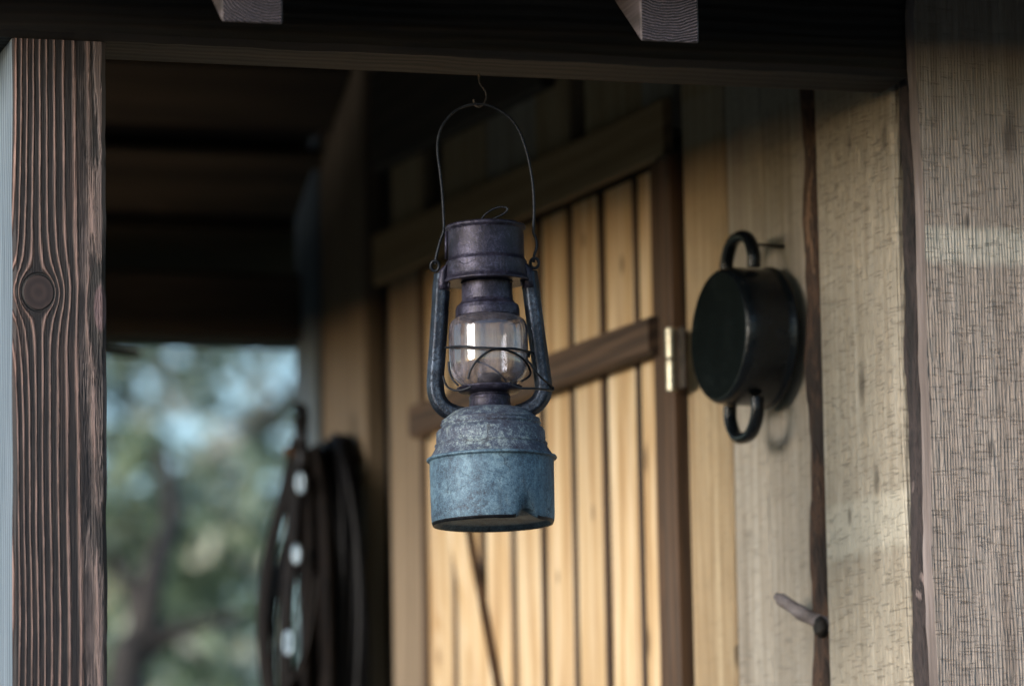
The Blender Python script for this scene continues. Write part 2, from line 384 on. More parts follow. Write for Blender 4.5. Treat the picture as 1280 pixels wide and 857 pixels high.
def smooth_path(pts, n=8, closed=False):
    P = [Vector(p) for p in pts]; out = []; N = len(P)
    rng = range(N) if closed else range(N - 1)
    for i in rng:
        g = (lambda j: P[j % N]) if closed else (lambda j: P[max(0, min(N - 1, j))])
        p0, p1, p2, p3 = g(i - 1), g(i), g(i + 1), g(i + 2)
        for k in range(n):
            t = k / n
            out.append(.5 * ((2 * p1) + (p2 - p0) * t + (2 * p0 - 5 * p1 + 4 * p2 - p3) * t * t + (3 * p1 - p0 - 3 * p2 + p3) * t ** 3))
    if not closed: out.append(P[-1])
    return out
def tube(bm, path, r, segs=10, closed=False, sec=None, ref=None, rf=None):
    """sweep a round (or sec = list of (side, up) ) section along a path; rf(f) scales the radius"""
    P = path; N = len(P); rings = []
    T = []
    for i in range(N):
        a = P[i - 1] if (i > 0 or closed) else P[0]; b = P[(i + 1) % N] if (i < N - 1 or closed) else P[-1]
        T.append((b - a).normalized())
    u = Vector(ref) if ref else (Vector((0, 0, 1)) if abs(T[0].z) < .9 else Vector((1, 0, 0)))
    for i in range(N):
        t = T[i]; u = (u - t * u.dot(t))
        u = u.normalized() if u.length > 1e-6 else t.orthogonal().normalized()
        v = t.cross(u); s = rf(i / max(1, N - 1)) if rf else 1
        if sec: rings.append([bm.verts.new(P[i] + (u * q[0] + v * q[1]) * s) for q in sec])
        else: rings.append([bm.verts.new(P[i] + (u * math.cos(2 * math.pi * k / segs) + v * math.sin(2 * math.pi * k / segs)) * r * s) for k in range(segs)])
    K = len(rings[0])
    pairs = list(zip(rings[:-1], rings[1:])) + ([(rings[-1], rings[0])] if closed else [])
    for A, B in pairs:
        for k in range(K): bm.faces.new((A[k], A[(k + 1) % K], B[(k + 1) % K], B[k]))
    if not closed: bm.faces.new(rings[0]); bm.faces.new(list(reversed(rings[-1])))
    return bm
def lathe(bm, prof, segs=96, fn=None, cx=0.0, cy=0.0):
    """prof: list of (radius, z); closes at r = 0"""
    rings = []
    for r, z in prof:
        if r < 1e-6:
            p = Vector((cx, cy, z)); rings.append([bm.verts.new(fn(p) if fn else p)])
        else:
            ring = []
            for k in range(segs):
                a = 2 * math.pi * k / segs; p = Vector((cx + r * math.cos(a), cy + r * math.sin(a), z))
                ring.append(bm.verts.new(fn(p) if fn else p))
            rings.append(ring)
    for A, B in zip(rings[:-1], rings[1:]):
        for k in range(segs):
            k2 = (k + 1) % segs
            if len(A) == 1 and len(B) == 1: continue
            if len(A) == 1: bm.faces.new((A[0], B[k2], B[k]))
            elif len(B) == 1: bm.faces.new((A[k], A[k2], B[0]))
            else: bm.faces.new((A[k], A[k2], B[k2], B[k]))
    return bm
def rounded(prof, n=4):
    """Catmull-Rom refinement of a lathe profile"""
    return [(max(0, p.x), p.z) for p in smooth_path([(a, 0, b) for a, b in prof], n)]

# ================================================================== SETTING
g = bmesh.new()
bmesh.ops.create_grid(g, x_segments=40, y_segments=40, size=150)
tag(obj('ground', g, M['ground']), kind='structure')
g = bmesh.new()
pts = []
for k in range(48):
    a = 2 * math.pi * k / 48; rr = 1 + .12 * mnoise.noise(Vector((math.cos(a) * 2, math.sin(a) * 2, 3)))
    pts.append(g.verts.new((-1.0 + math.cos(a) * 7 * rr, 1.2 + math.sin(a) * 5.5 * rr, .004)))
g.faces.new(pts)
tag(obj('bounce_gravel', g, M['added_gravel']), kind='structure')  # unseen ground patch, added to bounce light towards the porch

# ================================================================== CABIN (wall with the door)
ZTB = WF.hit(830, 196, .004).z; ZTT = WF.hit(735, 168, .004).z
U = lambda px, py=430: WF.hit(px, py).x
cabin = thing('wooden_cabin', 'rough sawn timber cabin wall with plank door and bark edged boards behind the lantern', 'cabin', WF.m)
H = 3.05
board('gap_light_stop', M['beam'], cabin, 'z', 0, H, -.02, U(378), -.075, -.030, seg=2, wob=0)  # dark backing added to stop light leaking through board gaps
tag(board('wall_board', M['pale_board'], cabin, 'z', 0, H, U(1125), U(1025), -.026, .0, seed=1, sh0=0, sh1=0), 'wide pale rough sawn board between the two bark strips')
def lean(px_lo, px_hi, zlo=1.75, zhi=2.4):
    """edge offsets so that a waney board edge follows the crooked bark"""
    return lambda l, s: 0
bspec = [(1009, 951, 'grey_board', -.004), (950, 906, 'grey_board', -.006), (905.5, 853, 'warm_board', -.004)]
for i, (a, b, mt, t) in enumerate(bspec):
    board('wall_board', M[mt], cabin, 'z', 0, H, U(a), U(b), -.028, t, seed=11 + i)
# bark strips: the waney edges that fill the gaps between boards
def bark(px0, px1, seed, mat, t1=.006, amp=.010):
    bm = bmesh.new(); a0, a1 = U(px0), U(px1); nz, na = 220, 9; rows = []
    for i in range(nz + 1):
        z = H * i / nz
        e0 = mnoise.noise(Vector((z * 7, seed, 0))) * amp + mnoise.noise(Vector((z * 25, seed, 2))) * amp * .25
        e1 = mnoise.noise(Vector((z * 5, seed + 9, 0))) * amp * .5
        dx = -(z - 2.1) * .010
        row = []
        for k in range(na + 1):
            f = k / na; a = (a0 + e0) * (1 - f) + (a1 + e1) * f + dx
            prof = math.sin(math.pi * min(1, max(0, f))) ** .5
            lump = mnoise.noise(Vector((a * 60, z * 14, seed))) * .006 + mnoise.noise(Vector((a * 160, z * 45, seed))) * .002
            row.append(bm.verts.new((a, -.022 + (t1 + .022) * prof + lump * prof, z)))
        rows.append(row)
    for A, B in zip(rows[:-1], rows[1:]):
        for k in range(na): bm.faces.new((A[k], A[k + 1], B[k + 1], B[k]))
    return obj('bark_strip', bm, mat, cabin)
tag(bark(1027, 1006, 3.0, M['bark'], amp=.016), 'crooked brown bark strip that carries the twig peg')
tag(bark(1150, 1124, 8.0, M['bark_grey'], t1=.002, amp=.014), 'dark bark strip beside the frontal corner board')
# door opening
UD0, UD1 = U(818), U(524)                       # right and left edge of the door
ZT = ZTB - .004
zt = lambda: ZT
board('door_frame', M['dark_frame'], cabin, 'z', 0, ZT + .003, U(852), U(836), -.028, .012, seed=21)
board('door_frame', M['dark_frame'], cabin, 'z', 0, ZT + .003, U(835.5), U(820), -.040, .004, seed=22)
board('door_frame', M['dark_frame'], cabin, 'z', 0, ZT + .003, U(523), U(519), -.028, -.004, seed=23, bev=.001)
door = thing('door', None, None); door.parent = cabin
door['label'] = 'ledged plank door of golden pine with dark rail and diagonal brace'
edges = [818.5, 794, 751, 711, 672, 634, 596, 560, 524.5]
for i in range(len(edges) - 1):
    a, b = U(edges[i], 600), U(edges[i + 1], 600)
    board('door_plank', M['plank'], door, 'z', .05, ZT, a + .0062, b - .0062, -.026, -.006 - .001 * (i % 2), seed=31 + i, dark=True, bev=.003, wob=.0009)
board('door_backing', M['beam'], door, 'z', .05, ZT, UD0, UD1, -.0299, -.0265, seg=2, wob=0, bev=.0002)
r0 = WF.hit(808, 395, .02); r1_ = WF.hit(808, 441, .02)
zr0, zr1 = r1_.z, r0.z
ob = board('rail', M['rail'], door, 'x', WF.hit(810, 420, .02).x, U(530, 530), zr0, zr1, -.0055, .020, seed=41, bev=.004)
tag(ob, 'dark brown upper rail across the golden door planks')
# diagonal brace below the rail
def brace():
    p0, p1 = WF.hit(551, 600, .005), WF.hit(570, 600, .005)
    q0, q1 = WF.hit(593, 857, .005), WF.hit(617, 857, .005)
    d0 = (q0 - p0); d1 = (q1 - p1); bm = bmesh.new(); vs = []
    def ext(p, q, z): f = (z - p.z) / (q.z - p.z); return p.x + (q.x - p.x) * f
    for z in (zr0, 1.2):
        for t in (-.0055, .005):
            for (a, b) in ((p0, q0), (p1, q1)):
                vs.append(bm.verts.new((ext(a, b, z), t, z)))
    # order: z0 t0 (L,R), z0 t1 (L,R), z1 t0.., z1 t1
    f = lambda *i: bm.faces.new([vs[k] for k in i])
    f(0, 1, 3, 2); f(4, 5, 7, 6); f(0, 1, 5, 4); f(2, 3, 7, 6); f(0, 2, 6, 4); f(1, 3, 7, 5)
    bmesh.ops.recalc_face_normals(bm, faces=bm.faces[:])
    for q in bm.faces:
        if q.normal.x < -.6: q.material_index = 1  # near side dark: the brace's shadow line painted on
    return obj('brace', bm, M['plank'], door, mats=[M['dark_edge']])
brace()
# hinge
hp = WF.hit(839, 450, .018)
h0, h1 = WF.hit(839, 490, .018).z, WF.hit(839, 409, .018).z
bm = bmesh.new()
for k, (a, b) in enumerate(((h0, h0 + (h1 - h0) * .49), (h0 + (h1 - h0) * .51, h1))):
    r = .0058
    lathe(bm, [(0, a), (r * .8, a), (r, a + .0015), (r, b - .0015), (r * .8, b), (0, b)], 24, cx=hp.x, cy=.018)
hb = obj('hinge', bm, M['nickel'], door, smooth=False)
bm = bmesh.new()
plank(bm, 'z', h0 + .002, h1 - .002, hp.x - .024, hp.x - .002, .0125, .0145, seg=2, wob=0, bev=.0005)
hb2 = obj('hinge_leaf', bm, M['rustwire'], door)
# trim above the door
t1_, t0_ = WF.hit(850, 116, .014), WF.hit(840, 188, .014)
zt0, zt1 = ZTB, ZTT
board('trim_board', M['trim'], cabin, 'x', U(836, 150), U(474), zt0, zt1, -.004, .007, seed=51, seg=40, wob=.002)
# boards left of the door
board('wall_board', M['far_board'], cabin, 'z', 0, zt0 + .03, U(518), U(480), -.028, -.006, seed=61)
board('wall_board', M['far_board'], cabin, 'z', 0, H, U(454), U(400), -.028, -.002, seed=62)
tag(board('corner_post', M['skylit'], cabin, 'z', 0, H, U(400), U(376), -.05, .008, seed=63), 'pale grey end post at the far corner of the wall')  # skylight on this post is painted into its pale colour
# boards of the gable above the trim
ge = [(835, 796), (795, 722), (704, 662), (661, 600), (599, 545), (518, 480)]
for i, (a, b) in enumerate(ge):
    board('gable_board', M['warm_board' if i % 3 else 'grey_board'], cabin, 'z', zt0 + .032, H, U(a, 170), U(b, 170), -.028, -.006 - .002 * (i % 2), seed=71 + i)
board('wall_plate', M['roofwood'], cabin, 'x', U(690, 150), U(480), zt1 + .075, zt1 + .2, -.004, .014, seed=81)
# twig peg stuck in the bark
bm = bmesh.new()
pa = WF.hit(1030, 783, .0); pb = WF.hit(974, 744, .030)
pth = smooth_path([(pa.x, -.01, pa.z), (pa.x * .7 + pb.x * .3, .012, pa.z * .7 + pb.z * .3 + .001), (pa.x * .35 + pb.x * .65, .023, pa.z * .35 + pb.z * .65), (pb.x, .034, pb.z)], 6)
tube(bm, pth, .0080, 12, rf=lambda f: (1.0 - .28 * f + .10 * math.sin(f * 17) * (1 - f)) * (1 if f < .93 else .62))
_tm = wood('grey_twig_wood', 'x', (.07, .055, .056), (.16, .135, .135), (.27, .235, .24), ringc=.3, knots=0)
tp = obj('twig_peg', bm, _tm, smooth=True); tp.matrix_world = WF.m
tag(tp, 'short grey wooden twig sticking out of the bark strip below the black pot', 'peg')

bm = bmesh.new(); lathe(bm, [(0, -.006), (.006, -.005), (.0085, 0), (.006, .005), (0, .006)], 16, lambda p: Vector((pa.x + p.x, .004 + p.z, pa.z + p.y * 1.3)))
obj('knot', bm, M['beam'], cabin, smooth=True)

# frontal corner boards at the right
cx0 = BF.hit(1149, 400, -.012).x; cx1 = BF.hit(1306, 400, -.012).x
cw = thing('corner_boards', None, None); cw.parent = cabin; cw.matrix_world = BF.m
bpy.context.view_layer.update()
cw.matrix_parent_inverse = WF.m.inverted()
cw.matrix_basis = BF.m
M['corner_side'] = wood('sapwood_edge', 'z', (.045, .032, .028), (.14, .11, .10), (.30, .25, .24), ringc=.3, knots=.2, stain=.6, staincol=(.10, .06, .05), bd=.0015)
_cb = board('corner_board', M['corner_board'], cw, 'z', 0, 2.9, cx0, cx1, -.012, .001, seed=91, seg=160, wob=.005, bev=.006, dark=True)
_cb.data.materials[1] = M['corner_side']
tag(_cb, 'broad frontal rough sawn board at the right edge')
board('corner_board', M['corner_board'], cw, 'z', 0, 2.9, cx1 + .003, cx1 + .16, -.010, .018, seed=92)
board('corner_board', M['corner_board'], cw, 'z', 0, 2.9, cx1 + .163, cx1 + .34, -.012, .018, seed=93)
board('corner_board', M['corner_board'], cw, 'z', 0, 2.9, cx1 + .343, cx1 + .52, -.011, .018, seed=94)

# ================================================================== PORCH
porch = thing('porch', 'dark timber porch frame with grooved post, front beam and rafter tails', 'porch', BF.m)
bx = lambda px, py, yy=0: BF.hit(px, py, yy)
ZB = bx(600, 71).z
# front beam
def beam_bm(x0, x1, z0, z1, y0, y1, seed):
    bm = bmesh.new(); n = 90; rings = []
    for i in range(n + 1):
        x = x0 + (x1 - x0) * i / n
        e = mnoise.noise(Vector((x * 14, seed, 0))) * .0015 + mnoise.noise(Vector((x * 60, seed, 4))) * .0008
        e2 = mnoise.noise(Vector((x * 9, seed, 7))) * .002
        b = .006
        sec = [(y0, z1 - b), (y0 + b, z1), (y1 - b, z1), (y1, z1 - b), (y1, z0 + b), (y1 - b, z0), (y0 + b + e2, z0 + e), (y0 + e * .5, z0 + b + e)]
        rings.append([bm.verts.new((x, p, q)) for p, q in sec])
    for A, B in zip(rings[:-1], rings[1:]):
        for k in range(8): bm.faces.new((A[k], A[(k + 1) % 8], B[(k + 1) % 8], B[k]))
    bm.faces.new(rings[0]); bm.faces.new(list(reversed(rings[-1]))); return bm
XR = bx(1136, 60).x
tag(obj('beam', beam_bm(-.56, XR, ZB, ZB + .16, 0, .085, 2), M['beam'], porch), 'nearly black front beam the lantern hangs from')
# left post, grooved, its left side painted pale blue for skylight
px0, px1 = bx(16, 430, .004).x, bx(134, 430, .004).x
k1 = bx(48, 365, .004); k2 = bx(126, 385, .004)
M['post'] = mat_post(k1.x, k1.z, k2.x, k2.z, px0)
def post_bm():
    bm = bmesh.new(); n = 160; rings = []; z0, z1 = 0, ZB - .001
    for i in range(n + 1):
        z = z0 + (z1 - z0) * i / n
        e = mnoise.noise(Vector((z * 18, 1, 0))) * .0016 + mnoise.noise(Vector((z * 70, 1, 3))) * .0006
        e2 = mnoise.noise(Vector((z * 12, 9, 0))) * .0012
        b = .003
        a0, a1, y0, y1 = px0 + e2, px1 + e, .004, .098
        sec = [(a0 + b, y0), (a1 - b * 1.5, y0), (a1, y0 + b * 1.5), (a1, y1), (a0, y1), (a0, y0 + b)]
        rings.append([bm.verts.new((p, q, z)) for p, q in sec])
    for A, B in zip(rings[:-1], rings[1:]):
        for k in range(6):
            f = bm.faces.new((A[k], A[(k + 1) % 6], B[(k + 1) % 6], B[k]))
            if k == 4: f.material_index = 1
    bm.faces.new(rings[0]); bm.faces.new(list(reversed(rings[-1]))); return bm
tag(obj('post', post_bm(), M['post'], porch, mats=[M['skylit']]), 'grooved front post with a big round knot')
# rafters with cut tails in front of the beam
SL = .70
def rafter(name, x0, wd, ytail, zt, mat_end, vis=True):
    bm = bmesh.new(); dp = .105
    yr = .86
    P = [(ytail, zt), (ytail, zt + dp), (yr, zt + dp + (yr - ytail) * SL), (yr, zt + (yr - ytail) * SL)]
    A = [bm.verts.new((x0, p, q)) for p, q in P]; B = [bm.verts.new((x0 + wd, p, q)) for p, q in P]
    for k in range(4): bm.faces.new((A[k], A[(k + 1) % 4], B[(k + 1) % 4], B[k]))
    bm.faces.new(A); bm.faces.new(list(reversed(B)))
    bmesh.ops.bevel(bm, geom=[e for e in bm.edges], offset=.0015, segments=1, affect='EDGES')
    for f in bm.faces:
        if f.normal.y < -.9 or abs(f.calc_center_median().y - ytail) < 1e-4: f.material_index = 1
    return obj(name, bm, M['rafterwood'], porch, mats=[mat_end])
M['rafterwood'] = wood('rafter_wood', 'y', (.012, .009, .008), (.04, .03, .03), (.10, .08, .085), ring=60, knots=.1)
rb = bx(801, 52, -.24); rb2 = bx(874, 52, -.24)
lb = bx(277, 26, -.24)
wd = rb2.x - rb.x; spc = rb.x - lb.x
M['end'] = mat_endgrain(rb.x + wd * .45, rb.z + .085)
M['end2'] = mat_endgrain(lb.x + wd * .8, lb.z + .05)
xs = [rb.x + k * spc for k in (-2, -1, 0)]
for k, x in enumerate(xs):
    o = rafter('rafter', x, wd, -.24, rb.z, M['end'] if k == 2 else M['end2'])
    if k == 2: tag(o, 'rafter tail with curved end grain rings')
# roof boards: near slope above the rafters, far slope falling to the back beam
dpt = .105
zr_ = rb.z + dpt + .002
def slope_board(y0, z0, y1, z1, x0, x1, th, mat, name='roof_board', gap=0):
    bm = bmesh.new(); n = 16
    nrm = Vector((0, -(z1 - z0), (y1 - y0))).normalized() * th
    if nrm.z < 0: nrm = -nrm
    rings = []
    for i in range(n + 1):
        x = x0 + (x1 - x0) * i / n; e = mnoise.noise(Vector((x * 5, y0 * 9, 1))) * .002
        c = [Vector((x, y0, z0 + e)), Vector((x, y1, z1 + e)), Vector((x, y1, z1 + e)) + nrm, Vector((x, y0, z0 + e)) + nrm]
        rings.append([bm.verts.new(v) for v in c])
    for A, B in zip(rings[:-1], rings[1:]):
        for k in range(4): bm.faces.new((A[k], A[(k + 1) % 4], B[(k + 1) % 4], B[k]))
    bm.faces.new(rings[0]); bm.faces.new(list(reversed(rings[-1])))
    return obj(name, bm, mat, porch)
yt, yr, yb = -.30, .86, 2.05
X0, X1 = -.75, 1.35
zt_ = zr_ - .06 * SL
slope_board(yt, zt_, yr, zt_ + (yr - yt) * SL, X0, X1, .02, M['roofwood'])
# unseen gable panel on the left, added to shade the upper wall
bm = bmesh.new(); gz = ZB + .02
tri = [(-.05, gz), (1.72, gz), (1.72, ZB + .12), (yr, zt_ + (yr - yt) * SL - .03), (-.05, ZB + .12)]
fa_ = [bm.verts.new((-.60, p, q)) for p, q in tri]; fb_ = [bm.verts.new((-.575, p, q)) for p, q in tri]
bm.faces.new(fa_); bm.faces.new(list(reversed(fb_)))
for k in range(5): bm.faces.new((fa_[k], fa_[(k + 1) % 5], fb_[(k + 1) % 5], fb_[k]))
obj('gable_light_block', bm, M['roofwood'], porch)
# back beam and the boards of the far slope
YB = 1.66
bk = BF.hit(260, 423, YB); bt = BF.hit(260, 338, YB)
zrid = zt_ + (yr - yt) * SL
nb = 9; ybot = YB + .12; zbot = bt.z + .0
for i in range(nb):
    f0, f1 = i / nb, (i + 1) / nb
    ya, za = ybot + (yr - ybot) * f0, zbot + (zrid - zbot) * f0
    yb_, zb_ = ybot + (yr - ybot) * (f1 - .03), zbot + (zrid - zbot) * (f1 - .03)
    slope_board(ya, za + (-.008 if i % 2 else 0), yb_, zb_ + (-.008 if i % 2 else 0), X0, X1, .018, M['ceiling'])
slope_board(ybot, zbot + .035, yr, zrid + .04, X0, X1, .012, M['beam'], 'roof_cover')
xw = BF.hit(392, 380, YB).x
tag(obj('back_beam', beam_bm(-1.0, xw, bk.z, bt.z + .0, YB, YB + .08, 5), M['roofwood'], porch), 'dark far beam above the garden opening')
# far post, almost hidden behind the front post, with a peg
fp0, fp1 = BF.hit(48, 430, YB).x, BF.hit(116, 430, YB).x
board('back_post', M['roofwood'], porch, 'z', 0, bk.z, fp0, fp1, YB, YB + .08, seed=5)
pp = BF.hit(176, 441, YB + .03)
bm = bmesh.new(); tube(bm, smooth_path([(fp1 - .01, YB + .03, pp.z + .004), ((fp1 + pp.x) / 2, YB + .03, pp.z + .001), (pp.x, YB + .03, pp.z)], 5), .0065, 12, rf=lambda f: 1 if f < .9 else .75)
pg = obj('peg', bm, M['beam'], smooth=True); pg.matrix_world = BF.m
tag(pg, 'dark round peg poking out from behind the grooved post under the far beam', 'peg')

# ================================================================== LANTERN
Yl = 4.36
base = at(616.5, 655, Yl)
K = (base - CAM).dot(fw) / FPX
lm = Matrix.Translation(base) @ Matrix.Rotation(-.010, 4, 'Y') 
lan = thing('storm_lantern', 'old zinc storm lantern with glass globe hanging on a wire bail from the porch beam', 'lantern', lm)
def L(px, py, y=0.0): return Vector(((px - (616.5 - (655 - py) * .0265)) * K, y, (655 - py) * K / .99))
def LP(prof, n=3, rnd=True):
    p = [(r * K, (655 - y) * K / .99) for r, y in prof]
    return rounded(p, n) if rnd else p
def dent(p):
    q = p.copy(); x, z = p.x / K, p.z / K
    # the lower edge on the right is knocked in
    ang = math.atan2(p.y, p.x)
    d = math.exp(-((x - 43) / 9) ** 2) * (1 if p.y < 0 else 0)
    lz = math.exp(-((z - 1) / 6.5) ** 2)
    s = 1 - .16 * d * lz
    q.x *= s; q.y *= s; q.z += d * lz * 12 * K
    n = mnoise.noise(Vector((p.x * 30, p.y * 30, p.z * 40)))
    q.x += n * .0006; q.y += mnoise.noise(Vector((p.x * 30 + 9, p.y * 30, p.z * 40))) * .0006
    return q
# fuel tank drum (bottom recessed with a rolled edge)
bm = bmesh.new()
lathe(bm, LP([(0, 649), (66, 649), (70, 650), (73, 655), (75.5, 656), (77, 652), (77.5, 646), (77.8, 620), (78, 585), (78, 577), (79, 575.4), (81.2, 575.2), (82, 573.5), (81.2, 572), (78, 571)], rnd=False), 128, dent)
bmesh.ops.recalc_face_normals(bm, faces=bm.faces[:])
for q in bm.faces:
    if q.calc_center_median().z < 2.2 * K: q.material_index = 1  # underside shade painted on with a darker metal
tank = obj('fuel_tank', bm, M['zinc'], lan, smooth=True, mats=[M['wire']])
tag(tank, 'pale blue oxidised drum with a dented lower edge')
bm = bmesh.new()
lathe(bm, LP([(78, 571.5), (76.5, 569.5), (74.5, 566.5), (72, 562.5), (70.5, 559.5), (69.5, 557.8), (71, 556.8), (70.8, 555.4), (69, 554.6), (68.6, 553), (68.2, 541), (67.4, 538.6), (65, 536), (62.6, 534.8), (61.4, 534), (60.9, 532.2), (62.8, 531), (62.9, 529.4), (60.6, 528.2), (60.4, 527), (61.8, 526), (61.2, 524.6), (57.6, 522.8), (56, 521.4), (52, 518), (46, 514), (40, 511.4), (32, 509.8), (26.5, 509)], rnd=False), 128, dent)
obj('tank_shoulder', bm, M['zinc_band'], lan, smooth=True)
# burner collar and plate
bm = bmesh.new()
lathe(bm, LP([(28, 511), (26.5, 508), (25.8, 500), (26.5, 497), (25, 494), (25, 492), (36, 490.5), (40, 487.5), (41.5, 485), (40.5, 483.4), (30, 482.5), (15, 482), (0, 482)], 2), 64)
obj('burner_plate', bm, M['hood'], lan, smooth=True)
bm = bmesh.new()
lathe(bm, LP([(17, 483), (15.5, 474), (14.2, 469.5), (10, 466), (4, 465), (0, 465)], 3), 48)
obj('burner_cone', bm, M['wire'], lan, smooth=True)
# glass globe: a real shell
outer = [(31, 482.5), (36, 479.5), (42.5, 473.5), (47.2, 465.5), (49.4, 457), (49.8, 445), (49.8, 430), (49.7, 416), (48.8, 407), (46, 400.5), (41, 396.5), (37, 393)]
inner = [(r - 1.6, y) for r, y in reversed(outer)]
bm = bmesh.new(); lathe(bm, LP(outer, 4) + LP(inner, 4), 96)
A = LP(outer, 4)[0]
obj('glass_globe', bm, M['glass'], lan, smooth=True)
# chimney: cap holder over the globe, inner tube, hood
bm = bmesh.new()
lathe(bm, LP([(39, 396), (40.5, 394.5), (40.3, 386), (39, 381.5), (34.5, 378), (32.3, 374), (32, 356), (32, 350), (30, 349), (29, 375), (37, 384), (37.5, 395), (39, 396)], rnd=False), 96)
obj('chimney', bm, M['hood'], lan, smooth=False)
bm = bmesh.new()
lathe(bm, LP([(33, 351), (46, 351.5), (52, 352.5), (55, 352), (54.5, 349.5), (52.5, 347), (51.5, 343), (51, 329), (51.5, 327), (50.3, 325), (49, 323.5), (48.2, 320), (48.0, 288), (48.4, 286), (50, 285), (51.2, 282.5), (50, 280.3), (46, 279), (25, 276.2), (8, 275.4), (0, 275.4)], rnd=False), 128, lambda p: p + Vector((mnoise.noise(p * 40) * .0004, 0, 0)))
tag(obj('hood', bm, M['hood'], lan, smooth=True), 'purple brown sooty hood with a rolled rim')
# side tubes (oval with ribs), brackets, ears
def ribbed(w_, d_, n=28):
    out = []
    for k in range(n):
        a = 2 * math.pi * k / n; rr = 1 + .07 * math.cos(a * 6)
        out.append((w_ * math.cos(a) * rr, d_ * math.sin(a) * rr))
    return out
for pts in ([(553, 340, 0), (551, 356, 0), (549.5, 385, 0), (547, 425, 0), (544.5, 462, 0), (544, 482, 0), (547, 497, 0), (555, 508, 0), (567, 515, 0), (582, 519, 0)],
            [(661, 340, 0), (663.5, 356, 0), (667, 385, 0), (672, 425, 0), (677, 462, 0), (679.5, 482, 0), (678.5, 495, 0), (671, 506, 0), (660, 513, 0), (646, 518, 0)]):
    P = smooth_path([L(a, b, c) for a, b, c in pts], 6)
    bm = bmesh.new(); tube(bm, P, 0, sec=ribbed(10.3 * K, 12 * K), ref=(1, 0, 0)); obj('side_tube', bm, M['tube'], lan, smooth=True)
for s, pts in ((-1, [(560, 326), (552, 328), (546.5, 336), (544, 350), (543.5, 361)]), (1, [(653, 326), (661, 328), (667, 336), (670, 350), (671.5, 361)])):
    # sheet bracket clasping hood and tube
    bm = bmesh.new(); P = [L(a, b) for a, b in pts]
    cx = [L(563, 330), L(562, 334), L(561, 340), L(562, 352), L(562.5, 361)] if s < 0 else [L(650, 330), L(651, 334), L(652, 340), L(652, 352), L(652.5, 361)]
    rows = []
    for a, b in zip(P, cx):
        c = (a + b) / 2; hw = abs(a.x - b.x) / 2
        rows.append([bm.verts.new((c.x + math.cos(2 * math.pi * k / 24) * hw, math.sin(2 * math.pi * k / 24) * 14.5 * K, c.z)) for k in range(24)])
    for A_, B_ in zip(rows[:-1], rows[1:]):
        for k in range(24): bm.faces.new((A_[k], A_[(k + 1) % 24], B_[(k + 1) % 24], B_[k]))
    bm.faces.new(rows[0]); bm.faces.new(list(reversed(rows[-1])))
    tube(bm, smooth_path([L(a + (-.3 * s), b, -10 * K) for a, b in ((pts[0][0] , 327), (pts[0][0] - 0 + s * -2, 340), (pts[0][0] + s * 0, 358))], 4), 1.6 * K, 8)
    obj('bracket', bm, M['hood'], lan, smooth=True)
    ex = 543 if s < 0 else 668.5
    bm = bmesh.new()
    ring = [L(ex + 5.2 * math.cos(a) * 1, 329 + 6.2 * math.sin(a), -1 * K + 2 * K * math.sin(a)) for a in [2 * math.pi * k / 20 for k in range(20)]]
    tube(bm, ring, 1.9 * K, 8, closed=True); obj('ear_loop', bm, M['wire'], lan, smooth=True)
# left vertical seam of the hood
bm = bmesh.new(); tube(bm, [L(557.2, 287, -8 * K), L(557.2, 322, -8 * K)], 1.7 * K, 8); obj('hood_seam', bm, M['hood'], lan, smooth=True)
# wire bail
bail = [(543.5, 327), (544, 320), (546.5, 309), (550, 296), (554, 284), (553.6, 262), (552, 236), (549, 208), (546, 184), (547, 165), (553, 149), (566, 134), (582, 126), (597, 124.5), (609, 126), (624, 133), (638, 144), (650, 162), (659, 188), (664.5, 214), (667.5, 240), (668, 268), (667, 288), (670.5, 299), (671, 309), (668, 319), (667.5, 328)]
bm = bmesh.new(); tube(bm, smooth_path([L(a, b, 0) for a, b in bail], 5), 1.75 * K, 10)
tag(obj('bail_handle', bm, M['wire'], lan, smooth=True), 'thin arched carrying wire')
# lifting ring on the cap
bm = bmesh.new()
rg_ = [(600, 274), (606, 266), (614, 260.5), (623, 257.5), (631, 257.5), (634.5, 260), (631, 265), (622, 269.5), (612, 273), (607, 275)]
tube(bm, smooth_path([L(a, b, (-3 + .1 * (620 - a)) * K) for a, b in rg_], 5), 1.35 * K, 8)
tube(bm, smooth_path([L(597, 276), L(603, 272.5), L(611, 275.5)], 4), 1.7 * K, 8)
obj('lifting_ring', bm, M['wire'], lan, smooth=True)
# wire guard round the globe
def wl(pts, back=False, r=1.45, rad=54):
    P = []
    for a, b in pts:
        q = L(a, b); rr = rad * K; dx = max(-rr * .999, min(rr * .999, q.x)); y = -math.sqrt(rr * rr - dx * dx)
        P.append(Vector((q.x, (-y if back else y), q.z)))
    return smooth_path(P, 6)
bm = bmesh.new()
tube(bm, wl([(556.5, 435.5), (575, 438.5), (600, 442.2), (620, 443.6), (645, 443.5), (671, 443.5)], rad=58), 1.45 * K, 8)
tube(bm, wl([(585.5, 479), (588, 470), (594, 460), (602, 452), (612, 446), (622, 443.8), (634, 445), (646, 449), (657, 456), (663, 466), (661, 474), (652, 482)], rad=52), 1.45 * K, 8)
tube(bm, wl([(657, 457), (664, 465), (671, 474), (681, 481.5), (690, 484.5)], rad=75), 1.35 * K, 8)
tube(bm, wl([(637, 488.5), (643, 493), (652, 495.5), (668, 494.5), (683, 493), (691, 490), (692, 486)], rad=77), 1.45 * K, 8)
tube(bm, wl([(554, 472), (556.5, 481), (561, 488.5), (570, 493.5), (580, 493.8), (590, 491)], rad=64), 1.45 * K, 8)
tube(bm, wl([(561, 454), (562, 466), (566, 477), (573, 486)], rad=56), 1.45 * K, 8)
tube(bm, wl([(596, 443), (610, 448), (624, 458), (635, 470)], back=True, rad=52), 1.3 * K, 8)
